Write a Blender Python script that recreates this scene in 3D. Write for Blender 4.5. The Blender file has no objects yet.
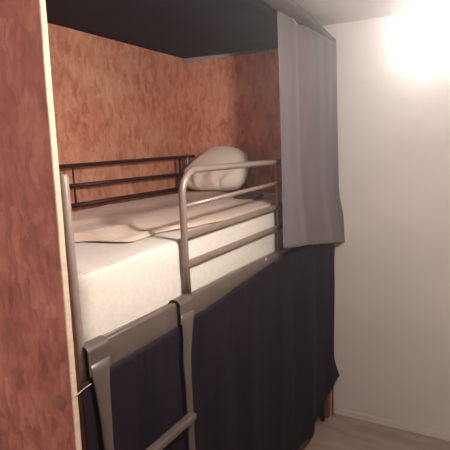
import bpy, bmesh, math, random
from mathutils import Vector, Matrix, noise
random.seed(4)
C = bpy.context.scene.collection
PI = math.pi

# ------------------------------------------------------------------ helpers
def tag(o, label=None, cat=None, group=None, kind=None):
    if label: o['label'] = label
    if cat: o['category'] = cat
    if group: o['group'] = group
    if kind: o['kind'] = kind
    return o

def thing(name, label, cat, loc=(0, 0, 0), group=None):
    o = bpy.data.objects.new(name, None); C.objects.link(o)
    o.location = loc; o.empty_display_size = 0.1
    return tag(o, label, cat, group)

def obj(name, bm, m, parent=None, smooth=True):
    me = bpy.data.meshes.new(name)
    bmesh.ops.recalc_face_normals(bm, faces=bm.faces)
    for f in bm.faces: f.smooth = smooth
    if parent is not None:                       # geometry is given in world space
        off = Vector((0, 0, 0)); p = parent
        while p is not None:
            off += p.location; p = p.parent
        for v in bm.verts: v.co -= off
    bm.to_mesh(me); bm.free()
    o = bpy.data.objects.new(name, me); C.objects.link(o)
    if m: me.materials.append(m)
    if parent is not None: o.parent = parent
    return o

def centred(o):
    """put a parentless mesh's origin at the bottom centre of its bounds"""
    co = [v.co.copy() for v in o.data.vertices]
    c = Vector(((min(p.x for p in co) + max(p.x for p in co)) / 2,
                (min(p.y for p in co) + max(p.y for p in co)) / 2, min(p.z for p in co)))
    for v in o.data.vertices: v.co -= c
    o.location = c
    return o

def sharp(o, a=35):
    m = o.modifiers.new('n', 'WEIGHTED_NORMAL'); m.keep_sharp = True
    for e in o.data.edges: pass
    return o

def box(bm, x0, x1, y0, y1, z0, z1, bev=0.0, seg=2):
    r = bmesh.ops.create_cube(bm, size=1)
    vs = r['verts']
    for v in vs:
        v.co = Vector(((x0 + x1) / 2 + v.co.x * (x1 - x0), (y0 + y1) / 2 + v.co.y * (y1 - y0),
                       (z0 + z1) / 2 + v.co.z * (z1 - z0)))
    if bev:
        es = list({e for v in vs for e in v.link_edges})
        bmesh.ops.bevel(bm, geom=es, offset=bev, segments=seg, affect='EDGES', profile=0.5)
    return bm

def tube(bm, pts, r, n=12, closed=False, flat=None):
    """sweep a circle (or flattened oval: flat=(rx, rup)) along a polyline; r may be a list"""
    pts = [Vector(p) for p in pts]; m = len(pts); rings = []
    prev = None
    for i, p in enumerate(pts):
        if closed: t = (pts[(i + 1) % m] - pts[i - 1]).normalized()
        elif i == 0: t = (pts[1] - p).normalized()
        elif i == m - 1: t = (p - pts[-2]).normalized()
        else: t = (pts[i + 1] - pts[i - 1]).normalized()
        if prev is None:
            a = Vector((1, 0, 0)) if abs(t.x) < 0.9 else Vector((0, 0, 1))
            n1 = (a - t * a.dot(t)).normalized()
        else:
            n1 = (prev - t * prev.dot(t)).normalized()
        prev = n1; n2 = t.cross(n1)
        rr = r[i] if isinstance(r, (list, tuple)) else r
        ra, rb = (rr, rr) if flat is None else flat
        rings.append([bm.verts.new(p + n1 * math.cos(k * 2 * PI / n) * ra + n2 * math.sin(k * 2 * PI / n) * rb)
                      for k in range(n)])
    for i in range(m if closed else m - 1):
        A, B = rings[i], rings[(i + 1) % m]
        for k in range(n):
            bm.faces.new((A[k], A[(k + 1) % n], B[(k + 1) % n], B[k]))
    if not closed:
        bm.faces.new(rings[0][::-1]); bm.faces.new(rings[-1])
    return bm

def arc(c, r, a0, a1, n, plane='yz', x=0.0):
    out = []
    for i in range(n + 1):
        a = math.radians(a0 + (a1 - a0) * i / n)
        if plane == 'yz': out.append((x, c[0] + r * math.cos(a), c[1] + r * math.sin(a)))
        else: out.append((c[0] + r * math.cos(a), x, c[1] + r * math.sin(a)))
    return out

def grid(bm, nu, nv, f):
    V = [[bm.verts.new(f(i / nu, j / nv)) for j in range(nv + 1)] for i in range(nu + 1)]
    for i in range(nu):
        for j in range(nv):
            bm.faces.new((V[i][j], V[i + 1][j], V[i + 1][j + 1], V[i][j + 1]))
    return bm

def interp(t, pts):
    if t <= pts[0][0]: return pts[0][1]
    for (a, va), (b, vb) in zip(pts, pts[1:]):
        if t <= b:
            s = (t - a) / (b - a); s = s * s * (3 - 2 * s)
            return va + (vb - va) * s
    return pts[-1][1]

def lerp(t, pts):
    if t <= pts[0][0]: return pts[0][1]
    for (a, va), (b, vb) in zip(pts, pts[1:]):
        if t <= b: return va + (vb - va) * (t - a) / (b - a)
    return pts[-1][1]

def solid(o, th, off=0):
    m = o.modifiers.new('thickness', 'SOLIDIFY'); m.thickness = th; m.offset = off
    return o

# ------------------------------------------------------------------ materials
def lin(c):
    return tuple(((x / 255) / 12.92 if x / 255 <= 0.04045 else ((x / 255 + 0.055) / 1.055) ** 2.4) for x in c) + (1,)

def base(name, col, rough=0.6, metal=0.0):
    m = bpy.data.materials.new(name); m.use_nodes = True
    b = m.node_tree.nodes['Principled BSDF']
    b.inputs['Base Color'].default_value = lin(col)
    b.inputs['Roughness'].default_value = rough
    b.inputs['Metallic'].default_value = metal
    return m, m.node_tree, b

def noisy(name, c1, c2, scale=(1, 1, 1), nscale=5, rough=0.6, metal=0.0, bump=0.0, detail=4, sheen=0.0, lo=0.35, hi=0.65, bdist=0.01, spec=0.5):
    m, t, b = base(name, c1, rough, metal)
    N = t.nodes; L = t.links
    tc = N.new('ShaderNodeTexCoord'); mp = N.new('ShaderNodeMapping'); mp.inputs['Scale'].default_value = scale
    nz = N.new('ShaderNodeTexNoise'); nz.inputs['Scale'].default_value = nscale; nz.inputs['Detail'].default_value = detail
    cr = N.new('ShaderNodeValToRGB')
    cr.color_ramp.elements[0].position = lo; cr.color_ramp.elements[0].color = lin(c1)
    cr.color_ramp.elements[1].position = hi; cr.color_ramp.elements[1].color = lin(c2)
    L.new(tc.outputs['Object'], mp.inputs['Vector']); L.new(mp.outputs[0], nz.inputs['Vector'])
    L.new(nz.outputs['Fac'], cr.inputs['Fac']); L.new(cr.outputs[0], b.inputs['Base Color'])
    if bump:
        bp = N.new('ShaderNodeBump'); bp.inputs['Strength'].default_value = bump; bp.inputs['Distance'].default_value = bdist
        L.new(nz.outputs['Fac'], bp.inputs['Height']); L.new(bp.outputs[0], b.inputs['Normal'])
    b.inputs['Specular IOR Level'].default_value = spec
    if sheen: b.inputs['Sheen Weight'].default_value = sheen
    return m

def osb(name, axis, dark, mid, light, contrast=1.0):
    """oriented strand board: warped voronoi flakes, stretched mostly along Z, tinted one by one"""
    m, t, b = base(name, mid, 0.75)
    N = t.nodes; L = t.links
    tc = N.new('ShaderNodeTexCoord')
    def layer(rot, scl, vs, seed):
        mp = N.new('ShaderNodeMapping'); mp.inputs['Rotation'].default_value = rot
        mp.inputs['Scale'].default_value = scl; mp.inputs['Location'].default_value = seed
        nz = N.new('ShaderNodeTexNoise'); nz.inputs['Scale'].default_value = 9; nz.inputs['Detail'].default_value = 3
        mx = N.new('ShaderNodeMix'); mx.data_type = 'RGBA'; mx.blend_type = 'LINEAR_LIGHT'; mx.inputs[0].default_value = 0.045
        L.new(tc.outputs['Object'], nz.inputs['Vector'])
        L.new(tc.outputs['Object'], mx.inputs[6]); L.new(nz.outputs['Color'], mx.inputs[7])
        L.new(mx.outputs[2], mp.inputs['Vector'])
        vo = N.new('ShaderNodeTexVoronoi'); vo.inputs['Scale'].default_value = vs
        L.new(mp.outputs[0], vo.inputs['Vector'])
        sp = N.new('ShaderNodeSeparateColor'); L.new(vo.outputs['Color'], sp.inputs[0])
        return sp.outputs[0], vo.outputs['Distance']
    r = 0.45
    rot1 = (r, 0, 0) if axis == 'x' else (0, r, 0)
    rot2 = (-r * 1.4, 0, 0) if axis == 'x' else (0, -r * 1.4, 0)
    a, da = layer(rot1, (1, 1, 0.32), 60, (0, 0, 0))
    c, dc = layer(rot2, (1, 1, 0.40), 34, (3.1, 1.7, 2.2))
    nz = N.new('ShaderNodeTexNoise'); nz.inputs['Scale'].default_value = 4; nz.inputs['Detail'].default_value = 6
    nz.inputs['Roughness'].default_value = 0.65
    L.new(tc.outputs['Object'], nz.inputs['Vector'])
    def mth(op, p, q):
        k = N.new('ShaderNodeMath'); k.operation = op
        for i, z in enumerate((p, q)):
            if isinstance(z, (int, float)): k.inputs[i].default_value = z
            else: L.new(z, k.inputs[i])
        return k.outputs[0]
    s = mth('ADD', mth('MULTIPLY', a, 0.27 * contrast), mth('MULTIPLY', c, 0.25 * contrast))
    s = mth('ADD', s, mth('MULTIPLY', nz.outputs['Fac'], 0.85))
    s = mth('SUBTRACT', s, 0.16 + 0.25 * (contrast - 1))
    cr = N.new('ShaderNodeValToRGB'); e = cr.color_ramp.elements
    e[0].position = 0.25; e[0].color = lin(dark); e[1].position = 0.8; e[1].color = lin(light)
    k = e.new(0.5); k.color = lin(mid)
    L.new(s, cr.inputs['Fac']); L.new(cr.outputs[0], b.inputs['Base Color'])
    bp = N.new('ShaderNodeBump'); bp.inputs['Strength'].default_value = 0.35; bp.inputs['Distance'].default_value = 0.004
    L.new(s, bp.inputs['Height']); L.new(bp.outputs[0], b.inputs['Normal'])
    return m

M = {}
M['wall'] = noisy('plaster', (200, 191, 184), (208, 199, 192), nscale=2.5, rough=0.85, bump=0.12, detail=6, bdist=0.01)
M['wall_low_bounce'] = noisy('plaster_low_bounce', (132, 112, 100), (142, 122, 110), nscale=2.5, rough=0.9)  # for the unseen walls, darkened to cut their bounced light
M['skirt'] = noisy('skirting', (202, 192, 184), (209, 199, 191), nscale=8, rough=0.7)
M['ceil'] = noisy('ceiling_paint', (204, 198, 190), (210, 204, 197), nscale=3, rough=0.9)
M['floor'] = noisy('floor_vinyl', (146, 126, 116), (166, 146, 134), scale=(1, 3.2, 1), nscale=4, rough=0.6, detail=7, bump=0.05)
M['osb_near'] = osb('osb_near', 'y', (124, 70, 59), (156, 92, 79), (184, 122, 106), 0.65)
M['osb_back'] = osb('osb_back', 'x', (196, 116, 88), (228, 154, 123), (242, 186, 154), 0.8)  # inner board, colour raised to stand in for stronger lamp light
M['osb_far'] = osb('osb_far', 'y', (190, 110, 80), (232, 156, 122), (246, 192, 158), 0.9)  # far end likewise lightened in colour to look better lit
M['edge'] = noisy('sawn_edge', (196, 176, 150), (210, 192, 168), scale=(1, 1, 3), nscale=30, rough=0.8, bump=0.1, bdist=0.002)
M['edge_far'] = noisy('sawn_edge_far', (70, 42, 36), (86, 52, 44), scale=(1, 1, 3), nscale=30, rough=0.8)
M['patch'] = noisy('grey_patch', (122, 84, 72), (138, 98, 84), nscale=40, rough=0.7)
M['roof'] = noisy('dark_lining', (34, 31, 44), (44, 40, 53), nscale=6, rough=0.9, spec=.2)
M['fascia'] = noisy('grey_strip', (84, 76, 76), (96, 88, 86), nscale=12, rough=0.8)
M['batten'] = noisy('batten_wood', (186, 134, 96), (206, 158, 118), scale=(6, 6, 0.6), nscale=14, rough=0.7)
M['leg'] = noisy('brown_wood', (104, 64, 50), (126, 82, 66), scale=(6, 6, 0.6), nscale=14, rough=0.6)
M['metal'] = noisy('grey_enamel', (140, 124, 114), (148, 132, 121), nscale=20, rough=0.4, metal=0.1)
M['metal2'] = noisy('ladder_enamel', (94, 82, 76), (102, 90, 83), nscale=20, rough=0.36, metal=0.15)
M['guard'] = noisy('guard_enamel', (132, 115, 105), (140, 123, 113), nscale=20, rough=0.35, metal=0.15)
M['dark'] = noisy('dark_enamel', (62, 34, 32), (70, 40, 36), nscale=20, rough=0.45, metal=0.2)
M['mattress'] = noisy('mattress_ticking', (212, 204, 192), (219, 212, 201), nscale=60, rough=0.85, bump=0.15, bdist=0.002, sheen=0.2)
M['piping'] = base('mattress_piping', (196, 176, 156), 0.8)[0]
M['sheet'] = noisy('beige_sheet', (212, 188, 168), (222, 200, 181), nscale=5, rough=0.9, sheen=0.2)
M['pillow'] = noisy('pillow_cotton', (246, 234, 218), (250, 240, 226), nscale=6, rough=0.9, sheen=0.2)
M['cloth'] = noisy('dark_cloth', (54, 32, 30), (70, 44, 40), nscale=30, rough=0.9)
M['curtain_up'] = noisy('grey_curtain', (98, 85, 88), (106, 93, 95), scale=(1, 1, 0.2), nscale=10, rough=0.8, sheen=0.15)
M['curtain_low'] = noisy('navy_curtain', (20, 12, 24), (27, 16, 29), scale=(1, 1, 0.15), nscale=12, rough=0.75, spec=0.25)
M['string'] = base('string', (226, 206, 190), 0.8)[0]
M['tag'] = base('sticker', (214, 200, 188), 0.5)[0]
M['white'] = base('white_plastic', (232, 228, 220), 0.4)[0]
M['plank'] = noisy('plank_wood', (96, 60, 46), (120, 78, 60), scale=(8, 1, 8), nscale=8, rough=0.7)
gm, gt, gb = base('glowing_glass', (255, 248, 236), 0.3)
gb.inputs['Emission Color'].default_value = (1.0, 0.92, 0.86, 1)
gb.inputs['Emission Strength'].default_value = 600
M['globe'] = gm

# ------------------------------------------------------------------ setting
XL, XR, YN = -1.10, 1.75, -2.3
ZC = 2.40
def wy(x): return 2.000 + 0.058 * (x + 0.03)        # the far wall stands a hair off square
def struct(name, bm, m):
    o = obj(name, bm, m, smooth=False); o['kind'] = 'structure'; return o

bm = bmesh.new(); box(bm, XL - .1, XR + .1, YN - .1, 2.3, -0.08, 0); struct('floor', bm, M['floor'])
bm = bmesh.new(); box(bm, XL - .1, XR + .1, YN - .1, 2.3, ZC, ZC + .08); struct('ceiling', bm, M['ceil'])
def slab(x0, y0, x1, y1, dx, dy, z0, z1):
    bm = bmesh.new()
    lo = [bm.verts.new(p) for p in ((x0, y0, z0), (x1, y1, z0), (x1 + dx, y1 + dy, z0), (x0 + dx, y0 + dy, z0))]
    hi = [bm.verts.new((v.co.x, v.co.y, z1)) for v in lo]
    bm.faces.new(lo); bm.faces.new(hi)
    for i in range(4): bm.faces.new((lo[i], lo[(i + 1) % 4], hi[(i + 1) % 4], hi[i]))
    return bm
bm = bmesh.new(); pl_ = [(XL - .02, 1.998), (-.03, 1.998), (XR + .02, wy(XR + .02)), (XR + .02, 2.25), (XL - .02, 2.25)]
lo_ = [bm.verts.new((x, y, 0)) for x, y in pl_]; hi_ = [bm.verts.new((x, y, ZC)) for x, y in pl_]
bm.faces.new(lo_); bm.faces.new(hi_)
for i in range(5): bm.faces.new((lo_[i], lo_[(i + 1) % 5], hi_[(i + 1) % 5], hi_[i]))
struct('wall_far', bm, M['wall'])
struct('wall_left', slab(XL, YN, XL, 1.998, -.1, 0, 0, ZC), M['wall'])
struct('wall_right', slab(XR, YN, XR, wy(XR), .1, 0, 0, ZC), M['wall_low_bounce'])
struct('wall_near', slab(XL, YN, XR, YN, 0, -.1, 0, ZC), M['wall_low_bounce'])
struct('baseboard_far', slab(0.01, wy(.01) - .001, XR, wy(XR) - .001, 0, -.006, 0, 0.04), M['skirt'])

# ------------------------------------------------------------------ the plywood box round the bunk
pod = thing('bunk_enclosure', 'reddish strand board sleeping box with pale sawn edge and dark roof, enclosing the bunk bed', 'enclosure', (-.5, 1, 0))
def board(name, x0, x1, y0, y1, z0, z1, m, parent):
    return obj(name, box(bmesh.new(), x0, x1, y0, y1, z0, z1, 0.0015, 1), m, parent, smooth=False)
def lean(z): return .002 + (z - 2.1) * .02
bm = box(bmesh.new(), -1.08, -.003, -.007, .007, 0, 2.372)
for v in bm.verts: v.co.y += lean(v.co.z)
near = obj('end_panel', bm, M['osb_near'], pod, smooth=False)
# irregular cream front edge of the near panel
bm = bmesh.new(); n = 90
for i in range(n + 1):
    z = 2.372 * i / n
    w = 0.0012 * noise.noise(Vector((0, 0, z * 14))) + 0.002 * noise.noise(Vector((4, 0, z * 4)))
    l = lean(z); ring = [(-.003, l - .0075 + w * .6), (0.0015, l - .0075 + w), (0.0015, l + .0075 + w * .4), (-.003, l + .0075)]
    vs = [bm.verts.new((x, y, z)) for x, y in ring]
    if i:
        for k in range(4): bm.faces.new((pv[k], pv[(k + 1) % 4], vs[(k + 1) % 4], vs[k]))
    else: bm.faces.new(vs)
    pv = vs
bm.faces.new(pv)
tag(obj('edge_strip', bm, M['edge'], near, smooth=False), 'pale cream sawn edge')
bm = bmesh.new()
vs = [bm.verts.new((-.048 + math.cos(a) * .019 * (1 + .2 * math.sin(3 * a)), -.0248, 1.128 + math.sin(a) * .021 * (1 + .15 * math.cos(4 * a))))
      for a in [k * PI / 9 for k in range(18)]]
f = bm.faces.new(vs)
r = bmesh.ops.extrude_face_region(bm, geom=[f])
for v in r['geom']:
    if isinstance(v, bmesh.types.BMVert): v.co.y -= .0008
tag(obj('knot_patch', bm, M['patch'], near, smooth=False), 'dull grey brown round patch')
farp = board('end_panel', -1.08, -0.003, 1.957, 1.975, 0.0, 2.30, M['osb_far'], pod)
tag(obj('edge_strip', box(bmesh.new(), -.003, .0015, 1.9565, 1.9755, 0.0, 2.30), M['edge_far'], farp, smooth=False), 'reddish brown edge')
bm = box(bmesh.new(), -1.068, -1.05, 0.018, 1.9565, 0.0, 2.33)
for v in bm.verts:
    if v.co.z > 1: v.co.z = 2.392 if v.co.y < 1 else 2.331
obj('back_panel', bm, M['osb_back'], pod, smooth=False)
# the roof: dark lined board, tilting a little, its front lip bowing out over the aisle
def roofz(x, y):
    s = (x + 1.05) / 1.05; t = y / 1.955
    a = 2.394 + (2.333 - 2.394) * t; b = 2.350 + (2.304 - 2.350) * t
    return a + (b - a) * s
def lipx(y): return lerp(y, [(0.0, 0.11), (1.0, 0.108), (1.13, 0.098), (1.44, 0.062), (1.7, .030), (1.985, 0.0)])
bm = bmesh.new()
grid(bm, 30, 12, lambda u, v: (-1.07 + 1.07 * v, -.01 + 1.99 * u, roofz(-1.07 + 1.07 * v, -.01 + 1.99 * u)))
solid(obj('roof_panel', bm, M['roof'], pod), .003, 1)
bm = bmesh.new()
def strip(u, v):
    y = -.01 + 1.99 * u; x = lipx(y)
    if v < .62: s = v / .62; return (x * s, y, roofz(0, y) - .004 - .004 * s + .004 * math.sin(y * 9))
    s = (v - .62) / .38; return (x + .002, y, roofz(0, y) - .008 + .022 * s + .004 * math.sin(y * 9))
grid(bm, 60, 8, strip)
solid(obj('fascia_strip', bm, M['fascia'], pod), .003, 0)
for a in ((-.086, -.058, .0015, .030, 0, 1.727, M['batten'], 'short pale wooden batten'), (-.05, -.012, 1.915, 1.9565, 0, 2.285, M['leg'], 'brown wooden batten')):
    o = board('corner_batten', *a[:6], a[6], pod); o['label'] = a[7]

# ------------------------------------------------------------------ bunk bed frame
bed = thing('bunk_bed', 'grey tubular metal bunk bed frame inside the strand board box', 'bunk bed', (-.5, .97, 0))
def post(x, y, h, r=.0165, m='metal'):
    bm = bmesh.new()
    tube(bm, [(x, y, 0), (x, y, h - .010), (x, y, h - .003), (x, y, h)], [r, r, r * .85, r * .45], 20)
    return obj('post', bm, M[m], bed)
post(-.043, .046, 1.712, .0145); post(-.955, .06, 1.60); post(-.955, 1.825, 1.70, .011, 'guard'); post(-.040, 1.885, 1.66, .0165, 'dark')
# front side rail, a folded steel channel
def beam(name, x0, x1, y0, y1, z0, z1, m='metal2', bev=.006):
    return obj(name, box(bmesh.new(), x0, x1, y0, y1, z0, z1, bev, 3), M[m], bed)
beam('side_rail', -.050, -.026, .062, 1.857, 1.158, 1.248, bev=.007)
beam('side_rail', -.970, -.940, .078, 1.848, 1.165, 1.262)
beam('end_rail', -.938, -.060, .040, .060, 1.12, 1.20)
beam('end_rail', -.938, -.060, 1.865, 1.885, 1.12, 1.20)
for k in range(11):
    y = .16 + k * .162
    beam('slat', -.939, -.054, y, y + .07, 1.195, 1.211, 'leg', .002)
tag(obj('sticker', box(bmesh.new(), -.0262, -.0253, 1.108, 1.122, 1.236, 1.248), M['tag'], bed, smooth=False), 'tiny white sticker on the side rail')
# front safety rail: bent tube with rounded corners and bars
xg = -.040; zt = 1.682; R = .085; y0, y1 = .530, 1.80
path = [(xg, y0 + .004, 1.247), (xg, y0, 1.40), (xg, y0, zt - R)] + arc((y0 + R, zt - R), R, 180, 90, 10, x=xg)[1:] + \
       [(xg, 1.28, zt - .012)] + arc((y1 - R, zt - R - .016), R, 90, 0, 10, x=xg) + [(xg, y1, 1.247)]
g = obj('guard_rail', tube(bmesh.new(), path, .0125, 16), M['guard'], bed)
obj('guard_bar', tube(bmesh.new(), [(xg, y0, 1.562), (xg, y1, 1.578)], .0085, 12), M['guard'], g)
for z in (1.460, 1.360):
    obj('guard_bar', box(bmesh.new(), xg - .006, xg + .006, y0, y1, z - .0115, z + .0115, .004, 2), M['guard'], g)
obj('guard_upright', tube(bmesh.new(), [(xg, 1.278, 1.247), (xg, 1.278, zt - .012)], .008, 12), M['guard'], g)
# rear safety rail, dark
xb = -.955
g = obj('guard_rail', tube(bmesh.new(), [(xb, .14, 1.50), (xb, .14, 1.64)] + arc((.18, 1.642), .04, 180, 90, 6, x=xb) + [(xb, 1.90, 1.680)], .0105, 12), M['dark'], bed)
g['label'] = 'dark brown rear safety rail'
obj('guard_bar', tube(bmesh.new(), [(xb, .835, 1.583), (xb, 1.74, 1.570)], .0105, 12), M['dark'], g)
obj('guard_bar', tube(bmesh.new(), [(xb, .835, 1.485), (xb, 1.74, 1.476)], .0115, 12), M['dark'], g)
obj('guard_upright', tube(bmesh.new(), [(xb, .862, 1.476), (xb, .862, 1.68)], .005, 10), M['dark'], g)
obj('guard_upright', tube(bmesh.new(), [(xb, 1.74, 1.262), (xb, 1.74, 1.68)], .008, 10), M['dark'], g)

# ------------------------------------------------------------------ ladder
lad = thing('bunk_ladder', 'grey metal ladder hooked over the side rail in front of the navy curtain', 'ladder', (.0, .24, 0))
def hook(y0, y1):
    """flat plate bent over the rail: profile in XZ swept along Y, tapering below into the upright"""
    prof = [(-.0565, 1.19), (-.0565, 1.240)]
    prof += [(-.034 + .0215 * math.cos(a), 1.241 + .0145 * math.sin(a)) for a in [PI - k * PI / 14 for k in range(15)]]
    prof += [(-.0125, 1.225), (-.0125, 1.175)]
    bm = bmesh.new()
    th = .003
    rings = []
    for i, (x, z) in enumerate(prof):
        a = prof[max(0, i - 1)]; b = prof[min(len(prof) - 1, i + 1)]
        t = Vector((b[0] - a[0], b[1] - a[1])).normalized(); nn = Vector((-t.y, t.x)) * th
        rings.append([bm.verts.new(p) for p in ((x, y0, z), (x + nn.x, y0, z + nn.y), (x + nn.x, y1, z + nn.y), (x, y1, z))])
    for A, B in zip(rings, rings[1:]):
        for k in range(4): bm.faces.new((A[k], A[(k + 1) % 4], B[(k + 1) % 4], B[k]))
    bm.faces.new(rings[0]); bm.faces.new(rings[-1])
    return bm
for yc, ya, yb in ((.087, .046, .122), (.468, .446, .524)):
    h = obj('hook', hook(ya, yb), M['metal2'], lad, smooth=False)
    # upright: wide flat top narrowing to an oval tube
    bm = bmesh.new(); rings = []; n = 18
    for z, wd, th, c in ((1.205, (yb - ya) / 2 - .002, .0035, (ya + yb) / 2), (1.18, (yb - ya) / 2 - .004, .004, (ya + yb) / 2), (1.12, (yb - ya) / 2 - .012, .006, (ya + yb + yc) / 3),
                         (1.05, .022, .008, yc), (.95, .0175, .0085, yc), (.5, .0175, .0085, yc), (.012, .0175, .0085, yc), (.0, .016, .008, yc)):
        rings.append([bm.verts.new((-.0095 + th * math.cos(k * 2 * PI / n), c + wd * math.sin(k * 2 * PI / n), z)) for k in range(n)])
    for A, B in zip(rings, rings[1:]):
        for k in range(n): bm.faces.new((A[k], A[(k + 1) % n], B[(k + 1) % n], B[k]))
    bm.faces.new(rings[0]); bm.faces.new(rings[-1])
    obj('upright', bm, M['metal2'], lad)
for z in (.842, .56, .28):
    obj('rung', box(bmesh.new(), -.004, .026, .088, .462, z - .012, z + .012, .005, 3), M['metal2'], lad)

# ------------------------------------------------------------------ bedding
bm = bmesh.new()
X0, X1, Y0, Y1, Z0, Z1 = -.935, -.058, .075, 1.850, 1.2125, 1.446
cross = []                                            # rounded cross-section
rc = .035
for cx, cz, a0 in ((X1 - rc, Z1 - rc, 90), (X1 - rc, Z0 + rc, 0), (X0 + rc, Z0 + rc, -90), (X0 + rc, Z1 - rc, -180)):
    for k in range(6):
        a = math.radians(a0 - k * 18); cross.append((cx + rc * math.cos(a), cz + rc * math.sin(a)))
full = []
for i, p in enumerate(cross):
    q = cross[(i + 1) % len(cross)]
    d = math.dist(p, q); m_ = max(1, int(d / .04))
    for k in range(m_): full.append((p[0] + (q[0] - p[0]) * k / m_, p[1] + (q[1] - p[1]) * k / m_))
rings = []
NY = 60
for i in range(NY + 1):
    t = i / NY; y = Y0 + (Y1 - Y0) * t
    e = min(t, 1 - t) * (Y1 - Y0)
    ins = 0 if e > .03 else .03 - math.sqrt(max(0, .03 ** 2 - (.03 - e) ** 2))
    ring = []
    for x, z in full:
        cxm, czm = (X0 + X1) / 2, (Z0 + Z1) / 2
        hx, hz = (X1 - X0) / 2, (Z1 - Z0) / 2
        xx = cxm + (x - cxm) * (1 - ins / hx); zz = czm + (z - czm) * (1 - ins / hz)
        if x > X1 - .005: xx -= .004 * (1 + noise.noise(Vector((y * 5, z * 12, 0))))
        if z > Z1 - .005: zz += .006 * noise.noise(Vector((x * 5, y * 5, 3))) - .004
        ring.append(bm.verts.new((xx, y, zz)))
    rings.append(ring)
for A, B in zip(rings, rings[1:]):
    for k in range(len(full)): bm.faces.new((A[k], A[(k + 1) % len(full)], B[(k + 1) % len(full)], B[k]))
bm.faces.new(rings[0]); bm.faces.new(rings[-1])
mat_o = obj('mattress', bm, M['mattress']); centred(mat_o)
tag(mat_o, 'thick white mattress on the upper bunk behind the metal safety rail', 'mattress')
bm = bmesh.new()
tube(bm, [(X1 - .012 , Y0 + .03 + (Y1 - Y0 - .06) * k / 50, Z1 - .012 + .004 * noise.noise(Vector((k * .2, 0, 0)))) for k in range(51)], .0028, 6)
obj('piping', bm, M['piping'], mat_o)
bm = bmesh.new()
tube(bm, [(X1 - .004, Y0 + .03 + (Y1 - Y0 - .06) * k / 50, Z0 + .03 + .003 * noise.noise(Vector((k * .2, 5, 0)))) for k in range(51)], .0022, 6)
obj('piping', bm, M['piping'], mat_o)

# rumpled beige sheet thrown over the mattress
def front(y):
    return interp(y, [(.08, -.52), (.28, -.46), (.37, -.36), (.43, -.19), (.60, -.205), (.78, -.14), (1.0, -.095), (1.25, -.085), (1.84, -.08)])
def sheetf(u, v):
    y = .085 + 1.755 * u
    xf = front(y); x = -.925 + (xf + .925) * v
    z = 1.449
    # long soft folds running with the bed
    f = noise.noise(Vector((x * 7 + y * 1.0, y * 1.6, 1.3))) * .5 + .5
    z += .020 * f ** 1.5
    z += .020 * math.exp(-((x + .62 - .16 * (y - .5)) / .035) ** 2) * (.5 + .5 * math.sin(y * 3 + .5))
    z += .012 * math.exp(-((x + .36 - .10 * (y - .6)) / .028) ** 2) * (.6 + .4 * math.sin(y * 5))
    z += .006 * noise.noise(Vector((x * 16, y * 9, 7)))
    ed = (1 - v) * (xf + .925)
    z += .004 * math.exp(-(ed / .03) ** 2) - .004 * math.exp(-(ed / .008) ** 2)
    if v > .985: z = 1.4485
    e2 = min(u, 1 - u, v * .4)
    if e2 < .004: z = 1.4485
    return (x, y, max(z, 1.4485))
bm = grid(bmesh.new(), 110, 80, sheetf)
sh = obj('bed_sheet', bm, M['sheet']); centred(sh); solid(sh, .003, 1)
tag(sh, 'rumpled beige sheet spread over the white mattress', 'sheet')

# pillow leaning on the far end
bm = bmesh.new()
NU, NV = 48, 32
def pill(side):
    def f(u, v):
        a = u * 2 - 1; b = v * 2 - 1                     # a across (X), b up
        # square -> superellipse
        aa = a * math.sqrt(1 - .30 * b * b); bb = b * math.sqrt(1 - .26 * a * a)
        rim = max(0, 1 - abs(a) ** 2.6) * max(0, 1 - abs(b) ** 2.6)
        th = .072 * rim ** .42
        if side > 0:   # creases gathering at the lower edge, on the face towards the room
            cr = math.exp(-((b + .75) / .45) ** 2) * rim ** .5
            th += cr * .020 * math.sin(a * 12 + 2.5 * noise.noise(Vector((a * 2, b * 2, 0)))) * (.6 + .6 * noise.noise(Vector((a * 3, 2, 0))))
            th += .006 * noise.noise(Vector((a * 3, b * 3, 5))) * rim
        X = aa * .232; Zl = bb * .150
        Zl -= .15 * max(0, -a - .15) ** 1.3 * max(0, b + .2) + .05 * max(0, a - .45) ** 1.4 * max(0, b)     # the left corner sags
        return X, side * th, Zl
    return f
fr = pill(1); bk = pill(-1)
tilt = math.radians(28)
def place(p):
    X, T, Zl = p
    y = -T * math.cos(tilt) + Zl * math.sin(tilt)
    z = Zl * math.cos(tilt) + T * math.sin(tilt)
    return Vector((-.695 + X, 1.765 + y, 1.602 + z))
grid(bm, NU, NV, lambda u, v: place(fr(u, v))); grid(bm, NU, NV, lambda u, v: place(bk(u, v)))
bmesh.ops.remove_doubles(bm, verts=bm.verts, dist=.0004)
zmin = min(v.co.z for v in bm.verts)
for v in bm.verts:                                       # settle on the sheet
    if v.co.z < 1.476: v.co.z = 1.476 - (1.476 - v.co.z) * .15
pl = obj('pillow', bm, M['pillow']); centred(pl)
tag(pl, 'white creased pillow leaning on the far end of the upper bunk', 'pillow')

# small dark crumpled cloth
bm = bmesh.new()
def blob(cx, cy, rx, ry, h, rot, seed):
    r = bmesh.ops.create_icosphere(bm, subdivisions=4, radius=1)
    for v in r['verts']:
        p = v.co.copy(); k = 1 + .28 * noise.noise(p * 2.0 + Vector((seed, 0, 0)))
        x, y, z = p.x * rx * k, p.y * ry * k, max(p.z, -.4) * h * k
        v.co = Vector((cx + x * math.cos(rot) - y * math.sin(rot), cy + x * math.sin(rot) + y * math.cos(rot), 1.484 + z))
blob(-.325, 1.47, .066, .034, .020, .3, 1); blob(-.255, 1.455, .050, .042, .016, -.3, 6)
cl = obj('crumpled_cloth', bm, M['cloth']); centred(cl)
tag(cl, 'small dark brown crumpled cloth lying on the beige sheet near the pillow', 'cloth')

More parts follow.
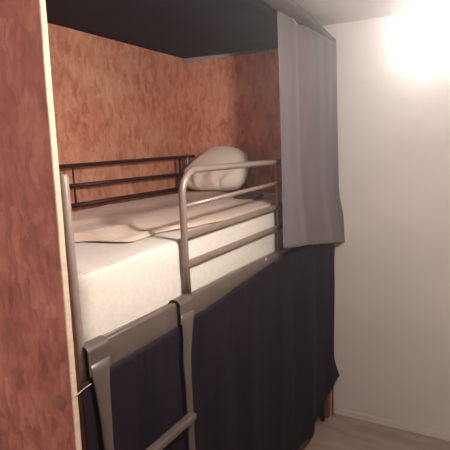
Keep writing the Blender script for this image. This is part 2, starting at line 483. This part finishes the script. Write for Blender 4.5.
# ------------------------------------------------------------------ curtains
ztop_up = lambda y: roofz(0, y) - .012
def upf(u, v):
    # u along Y, v from top to bottom; the panel flares at the lower far corner
    ya = 1.190 - .016 * v; yb = 1.955 + .03 * v ** 3 + .075 * max(0, v - .75) / .25
    y = ya + (yb - ya) * u
    zb = lerp(u, [(0, 1.285), (.5, 1.215), (1, 1.135)])
    zt_ = ztop_up(ya + (1.955 - ya) * u)
    z = zt_ + (zb - zt_) * v
    x = .012 + .005 * math.sin(u * 13 + .6 * math.sin(v * 3)) * (.4 + .6 * v) + .002 * math.sin(u * 31 + 1) * (1 - .5 * v)
    x += .020 * v + .030 * u * max(0, v - .7) / .3
    x -= .012 * math.exp(-((u - .34) / .06) ** 2) * (1 - .55 * v)
    return (x, y, z)
up = obj('privacy_curtain', grid(bmesh.new(), 90, 60, upf), M['curtain_up']); centred(up); solid(up, .002)
tag(up, 'pale grey curtain hanging from the roof edge over the far part of the upper bunk', 'curtain')

def lowf(u, v):
    y = .022 + 1.952 * u
    zt_ = lerp(y, [(0, 1.163), (.5, 1.170), (1.0, 1.205), (1.5, 1.228), (1.96, 1.235)])
    zb = lerp(y, [(0, .07), (1.40, .075), (1.62, .10), (1.80, .18), (1.93, .27), (1.98, .28)])
    z = zt_ + (zb - zt_) * v
    g = math.exp(-v * 6)
    x = -.0215 - .008 * min(1, v * 5) + .005 * interp(y, [(.54, 0), (.62, 1)])
    x += (.0018 if y < .56 else .004) * g * math.sin(y * 120 + 9 * noise.noise(Vector((y * 7, 0, 0)))) * (.6 + .9 * noise.noise(Vector((y * 5, 8, 0))))          # ruffled heading
    amp = .011 * (.10 + .90 * min(1, v * 3))
    x += amp * math.sin(y * 21 + 2.2 * noise.noise(Vector((y * 2.2, v * .8, 0))))
    x += amp * .3 * math.sin(y * 47 + 1.7 * v + 3 * noise.noise(Vector((y * 3, v, 4))))
    x += .028 * interp(y, [(1.1, 0), (1.75, 1)])
    if y < .54: x = min(x, -.0205)                                                       # flattened behind the ladder
    fl = max(0, u - .93) / .07 * max(0, v - .86) / .14
    x += .032 * fl ** 1.3; y += .014 * fl ** 2
    return (x, y, z)
lo = obj('bunk_curtain', grid(bmesh.new(), 360, 50, lowf), M['curtain_low']); centred(lo); solid(lo, .0015)
tag(lo, 'long navy curtain gathered along the side rail and hiding the lower bunk', 'curtain')

# ------------------------------------------------------------------ small things
bm = bmesh.new()
tube(bm, [(.004, -.021, 1.158), (.008, -.012, 1.162), (.016, .002, 1.172), (.030, .012, 1.183)], .0011, 6)
st = obj('loose_string', bm, M['string']); centred(st)
tag(st, 'short pale string from the strand board edge to the left ladder hook', 'string')
bm = box(bmesh.new(), -.075, -.030, 1.36, 1.72, 0, .085, .003, 2)
pk = obj('floor_plank', bm, M['plank']); centred(pk)
tag(pk, 'brown wooden plank on the floor just under the navy curtain hem', 'plank')

# ------------------------------------------------------------------ lamp
LX, LY, LZ = .741, .39, 1.988
lamp = thing('pendant_lamp', 'bright glowing round ceiling lamp hanging in front of the white wall', 'lamp', (LX, LY, ZC))
bm = bmesh.new(); bmesh.ops.create_uvsphere(bm, u_segments=32, v_segments=20, radius=.048)
for v in bm.verts:
    v.co.z *= 1.12; v.co += Vector((LX, LY, LZ))
obj('globe', bm, M['globe'], lamp)
obj('lamp_holder', tube(bmesh.new(), [(LX, LY, LZ + .080), (LX, LY, LZ + .095), (LX, LY, LZ + .12), (LX, LY, LZ + .128)], [.024, .024, .018, .008], 20), M['white'], lamp)
obj('cord', tube(bmesh.new(), [(LX, LY, LZ + .128), (LX, LY, ZC - .02)], .003, 8), M['white'], lamp)
obj('ceiling_rose', tube(bmesh.new(), [(LX, LY, ZC - .026), (LX, LY, ZC - .02), (LX, LY, ZC - .008), (LX, LY, ZC)], [.02, .038, .045, .045], 24), M['white'], lamp)

def area(name, loc, rot, size, power, col):
    l = bpy.data.lights.new(name, 'AREA'); l.shape = 'RECTANGLE'; l.size, l.size_y = size; l.energy = power; l.color = col
    o = bpy.data.objects.new(name, l); C.objects.link(o); o.location = loc; o.rotation_euler = rot
    return o
area('fill_light', (-.5, -1.75, 2.30), (math.radians(40), 0, 0), (.6, .5), 30, (1.0, .88, .82))  # unseen fill added behind the camera to brighten the near end panel

w = bpy.data.worlds.new('World'); bpy.context.scene.world = w; w.use_nodes = True
w.node_tree.nodes['Background'].inputs[0].default_value = (1, .86, .75, 1)
w.node_tree.nodes['Background'].inputs[1].default_value = .02

# thin scatter volume added to imitate lens glare and the halo round the lamp
GLARE_HAZE = 0.03
if GLARE_HAZE:
    nt = w.node_tree; vs = nt.nodes.new('ShaderNodeVolumeScatter')
    vs.inputs['Density'].default_value = GLARE_HAZE; vs.inputs['Anisotropy'].default_value = 0.8
    nt.links.new(vs.outputs[0], nt.nodes['World Output'].inputs['Volume'])

# ------------------------------------------------------------------ camera
cd = bpy.data.cameras.new('Camera'); cam = bpy.data.objects.new('Camera', cd); C.objects.link(cam)
cd.sensor_width = 36; cd.sensor_fit = 'HORIZONTAL'; cd.lens = 472 / 450 * 36; cd.clip_start = .02
Rm = Matrix(((0.85200316, -0.06246992, 0.51979623), (0.52228753, 0.16996476, -0.83566005), (-0.03614342, 0.98346809, 0.17743777)))
Rm = Rm.to_quaternion().normalized().to_matrix()
cam.matrix_world = Matrix.Translation((.91724448, -.74236336, 1.78)) @ Rm.to_4x4()
bpy.context.scene.camera = cam
bpy.context.scene.view_settings.view_transform = 'Standard'
bpy.context.scene.view_settings.look = 'None'
bpy.context.scene.view_settings.exposure = 0.0
